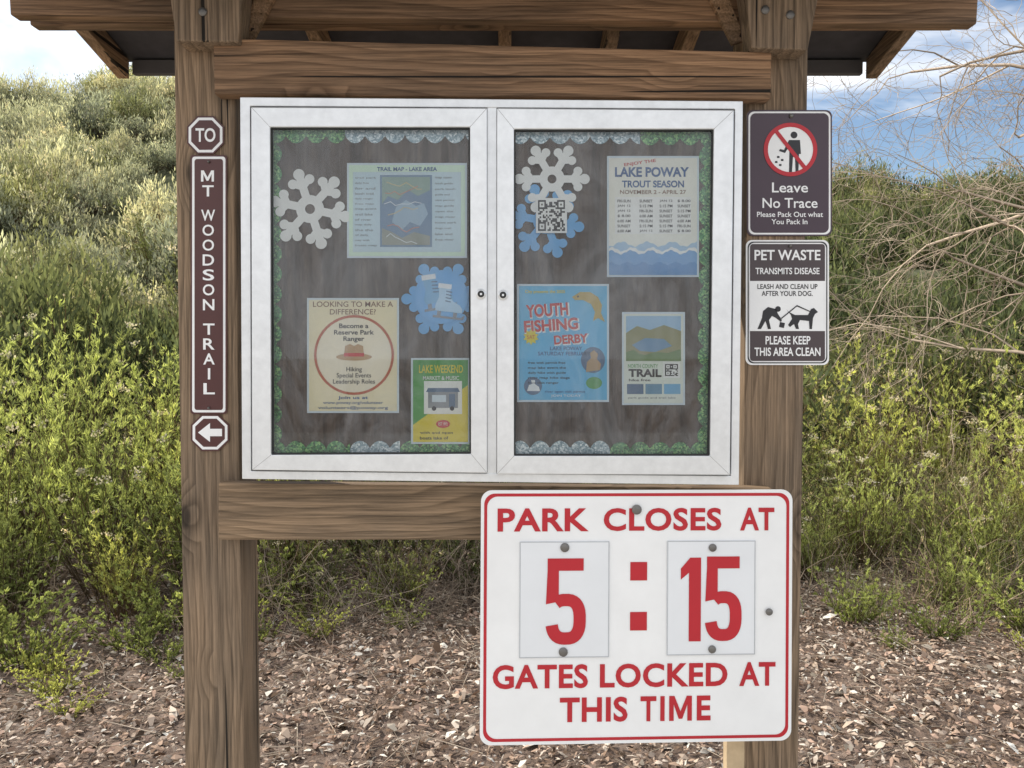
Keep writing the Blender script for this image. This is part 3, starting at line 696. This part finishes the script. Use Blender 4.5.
# ------------------------------------------------------------ small signs
sgw=paint('sign_white',(.86,.865,.87),.35,var=.06,sc=12); sgb=paint('sign_brown',(.085,.024,.022),.35,var=.15,sc=12); sgp=paint('sign_maroon',(.06,.034,.052),.35,var=.15,sc=12)
sgr=paint('sign_red',(.50,.012,.025),.35,var=.1,sc=12); sgk=paint('sign_black',(.015,.015,.02),.35)
YS=-.004
def octo(x0,y0,x1,y1,c=.28):
    w=(x1-x0)*c;h=(y1-y0)*c
    return [(x0+w,y0),(x1-w,y0),(x1,y0+h),(x1,y1-h),(x1-w,y1),(x0+w,y1),(x0,y1-h),(x0,y0+h)]
def sub(pts,d):
    cx=sum(p[0] for p in pts)/len(pts); cy=sum(p[1] for p in pts)/len(pts)
    w=(max(p[0] for p in pts)-min(p[0] for p in pts))/2; h=(max(p[1] for p in pts)-min(p[1] for p in pts))/2
    return [(cx+(x-cx)*(w-d)/w,cy+(y-cy)*(h-d)/h) for x,y in pts]
def plate(nm,pts,y,layers,child='plate'):
    cx=sum(p[0] for p in pts)/len(pts); cy=sum(p[1] for p in pts)/len(pts)
    E=empty(nm,P(cx,cy,y)); prism(child,pts,y,y+.003,layers[0][1],E)
    for k,(d,mt) in enumerate(layers[1:]): poly('face',sub(pts,d),y-.0004*(k+1),mt,E)
    return E
s1=plate('trail_direction_sign',octo(187,116,224,154),YS,[(0,sgb),(1.6,sgw),(4.2,sgb)]); text('TO',205.5,135,20,14,YS-.002,sgw,s1,.02)
s2=plate('trail_name_sign',rr(190.5,155,227,414,3),YS,[(0,sgb),(1.6,sgw),(4.,sgb)])
yy_=176
for ch in 'MT WOODSON TRAIL':
    if ch==' ': yy_+=9.5; continue
    if ch=='M': letterM(207.5,yy_,13,11.2,2.4,YS-.002,sgw,s2)
    else: text(ch,208.5+ (yy_-280)*.006,yy_,2.4 if ch=='I' else (14 if ch in 'W' else 11.5),11.2,YS-.002,sgw,s2,.015)
    yy_+=14.9
s3=plate('trail_direction_sign',octo(191,414.5,229,451),YS,[(0,sgb),(1.6,sgw),(4.2,sgb)])
poly('arrow',[(198,432.5),(210,423),(210,428.8),(222,428.8),(222,436.2),(210,436.2),(210,442)],YS-.002,sgw,s3)
for q in ((209,162),(209,408)): bolt(q[0],q[1],YS-.0012,1.3,steel,s2)
s4=plate('leave_no_trace_sign',rr(747,110,832,236,6),YS,[(0,sgp),(1.5,sgw),(3.2,sgp)])
y4=YS-.0016
disc('white_disc',790.5,149.5,26.5,y4,sgw,s4)
disc('head',794,135,3.4,y4-.0004,sgk,s4)
poly('body',[(789,140),(800,140),(801,154),(799,154),(798.5,172),(795.5,172),(795,157),(793,157),(792,172),(789,172),(789.5,146),(785,153),(779,151),(780,149),(784,150)],y4-.0004,sgk,s4)
for q in ((777,156),(781,159),(775,161),(779,164)): poly('litter',rectpts(q[0],q[1],q[0]+2.5,q[1]+2),y4-.0004,sgk,s4)
ring('red_ring',790.5,149.5,26.8,22.6,y4-.0008,sgr,s4)
poly('slash',[(773.5,131),(776.5,128.5),(807.5,168),(804.5,170.5)],y4-.0012,sgr,s4)
text('Leave',790,187.5,36,10,y4,sgw,s4,.01); text('No Trace',790,203,55,10,y4,sgw,s4,.01); text('Please Pack Out what\nYou Pack In',790,218,66,12.5,y4,sgw,s4,.01)
bolt(791,116,YS-.0012,2.2,steel,s4)
s5=plate('pet_waste_sign',rr(746,240,829,365,6),YS,[(0,sgw),(1.6,sgk),(2.8,sgw)])
sgd=paint('sign_dark',(.07,.05,.055),.35,var=.15,sc=12)
poly('top_band',rr(750,244,825,290,3),YS-.0014,sgd,s5); poly('bottom_band',rr(750,325,825,361,3),YS-.0014,sgd,s5)
y5=YS-.002
text('PET WASTE',787.5,255,66,10.5,y5,sgw,s5,.02); text('TRANSMITS DISEASE',787.5,271,64,6.5,y5,sgw,s5,.015)
poly('mid',rectpts(749.5,281,825.5,331),YS-.0018,sgw,s5)
text('LEASH AND CLEAN UP\nAFTER YOUR DOG.',787.5,290,60,12,y5-.0004,sgk,s5,.015)
text('PLEASE KEEP\nTHIS AREA CLEAN',787.5,346,66,20,y5,sgw,s5,.02)
y6=y5-.0006
disc('owner_head',778,309,2.8,y6,sgk,s5)
poly('owner',[(776,309),(778,314),(782,320),(781,322),(776,318),(772,316),(769,320),(771,329),(768,329),(765.5,321),(761,329),(757.5,329),(762,318),(763,311),(768,307)],y6,sgk,s5)
poly('bag',[(780,322),(785,323),(784,328),(779,327)],y6,sgk,s5)
poly('dog',[(789,312),(795,315),(808,315),(811,309),(814,308),(818,312),(815,314),(813,318),(812,329),(809.5,329),(809,321),(800,320),(798,324),(799,329),(796,329),(794,324),(790,327),(788,325),(792,319),(791,315),(786,309)],y6,sgk,s5)
poly('leash',[(781,318),(797,305),(810,311),(810,312),(797,306.4),(781.6,319)],y6-.0004,sgk,s5)
bolt(790,246,YS-.0022,1.6,steel,s5)

# ------------------------------------------------------------ park closing sign
YC=-.085
s6=empty('closing_time_sign',P(636,617,YC))
o_=rr(480.5,490,794.5,743,11,8)
prism('plate',o_,YC,YC+.003,sgw,s6)
loopring('red_border',sub(o_,3.2),sub(o_,6.2),YC-.0006,sgr,s6)
yc=YC-.0006
yt=yc-.0006
def word_row(words,cy,h): 
    for w_,a,b in words: text(w_,(a+b)/2,cy,b-a,h,yt,sgr,s6,.028,1.06)
word_row([('PARK',497,588),('CLOSES',603,722),('AT',741,776)],519.5,23)
word_row([('GATES',493,588),('LOCKED',600,729),('AT',741,778)],675.5,24)
word_row([('THIS',560,628),('T',641,657),('E',698,712)],709,25)
poly('lettering',rectpts(661,696.5,665.4,721.5),yt,sgr,s6); letterM(681.5,709,23,25,4.6,yt,sgr,s6)
acr=paint('acrylic_panel',(.78,.80,.83),.1,var=.05,sc=10); edge=paint('acrylic_edge',(.5,.52,.55),.2)
for a,b,c_,d_ in ((519,541,609,657),(667,541,757,656)):
    prism('number_panel',rectpts(a,b,c_,d_),yc-.003,yc-.0002,acr,s6,.0006)
    q=rectpts(a,b,c_,d_); loopring('panel_edge',sub(q,.2),sub(q,1.1),yc-.0034,edge,s6)
yd=yc-.0042
def five(x0,y0,w,h,sw):
    t=sw/2
    poly('digit_top',rectpts(x0+2,y0,x0+w*.94,y0+sw),yd,sgr,s6)
    poly('digit_stem',[(x0+2,y0+sw-.5),(x0+sw+1,y0+sw-.5),(x0+sw+1,y0+h*.5),(x0+.5,y0+h*.53)],yd-.0001,sgr,s6)
    cx=x0+w*.5; rx=w/2-t; ry=h*.295-t; cyy=y0+h-ry-t
    b=[]
    for k in range(28):
        a=math.radians(-128+k*(128+168)/27)
        b.append((cx+rx*(abs(math.cos(a))**.75)*math.copysign(1,math.cos(a)),cyy+ry*(abs(math.sin(a))**.75)*math.copysign(1,math.sin(a))))
    stroke('digit_bowl',b,sw,yd-.0003,sgr,s6)
five(545,558,40.5,86,12.3); five(705.5,557,37.5,85,12)
poly('digit_one',[(681,569),(690.5,558),(701.5,558),(701.5,642),(689.3,642),(689.3,573),(681,580)],yd,sgr,s6)
for a,b in ((630,562),(630,612)): poly('colon',rectpts(a,b,a+17,b+18.5),yc-.0006,sgr,s6)
for a,b,r_ in ((636,509.5,5),(564,547,4.6),(713,548,4),(563,651,4.6),(713,650,4),(771,613,3.6)): bolt(a,b,yc-.0036,r_,steel,s6)
s6.rotation_euler=(0,math.radians(.3),math.radians(2.6))
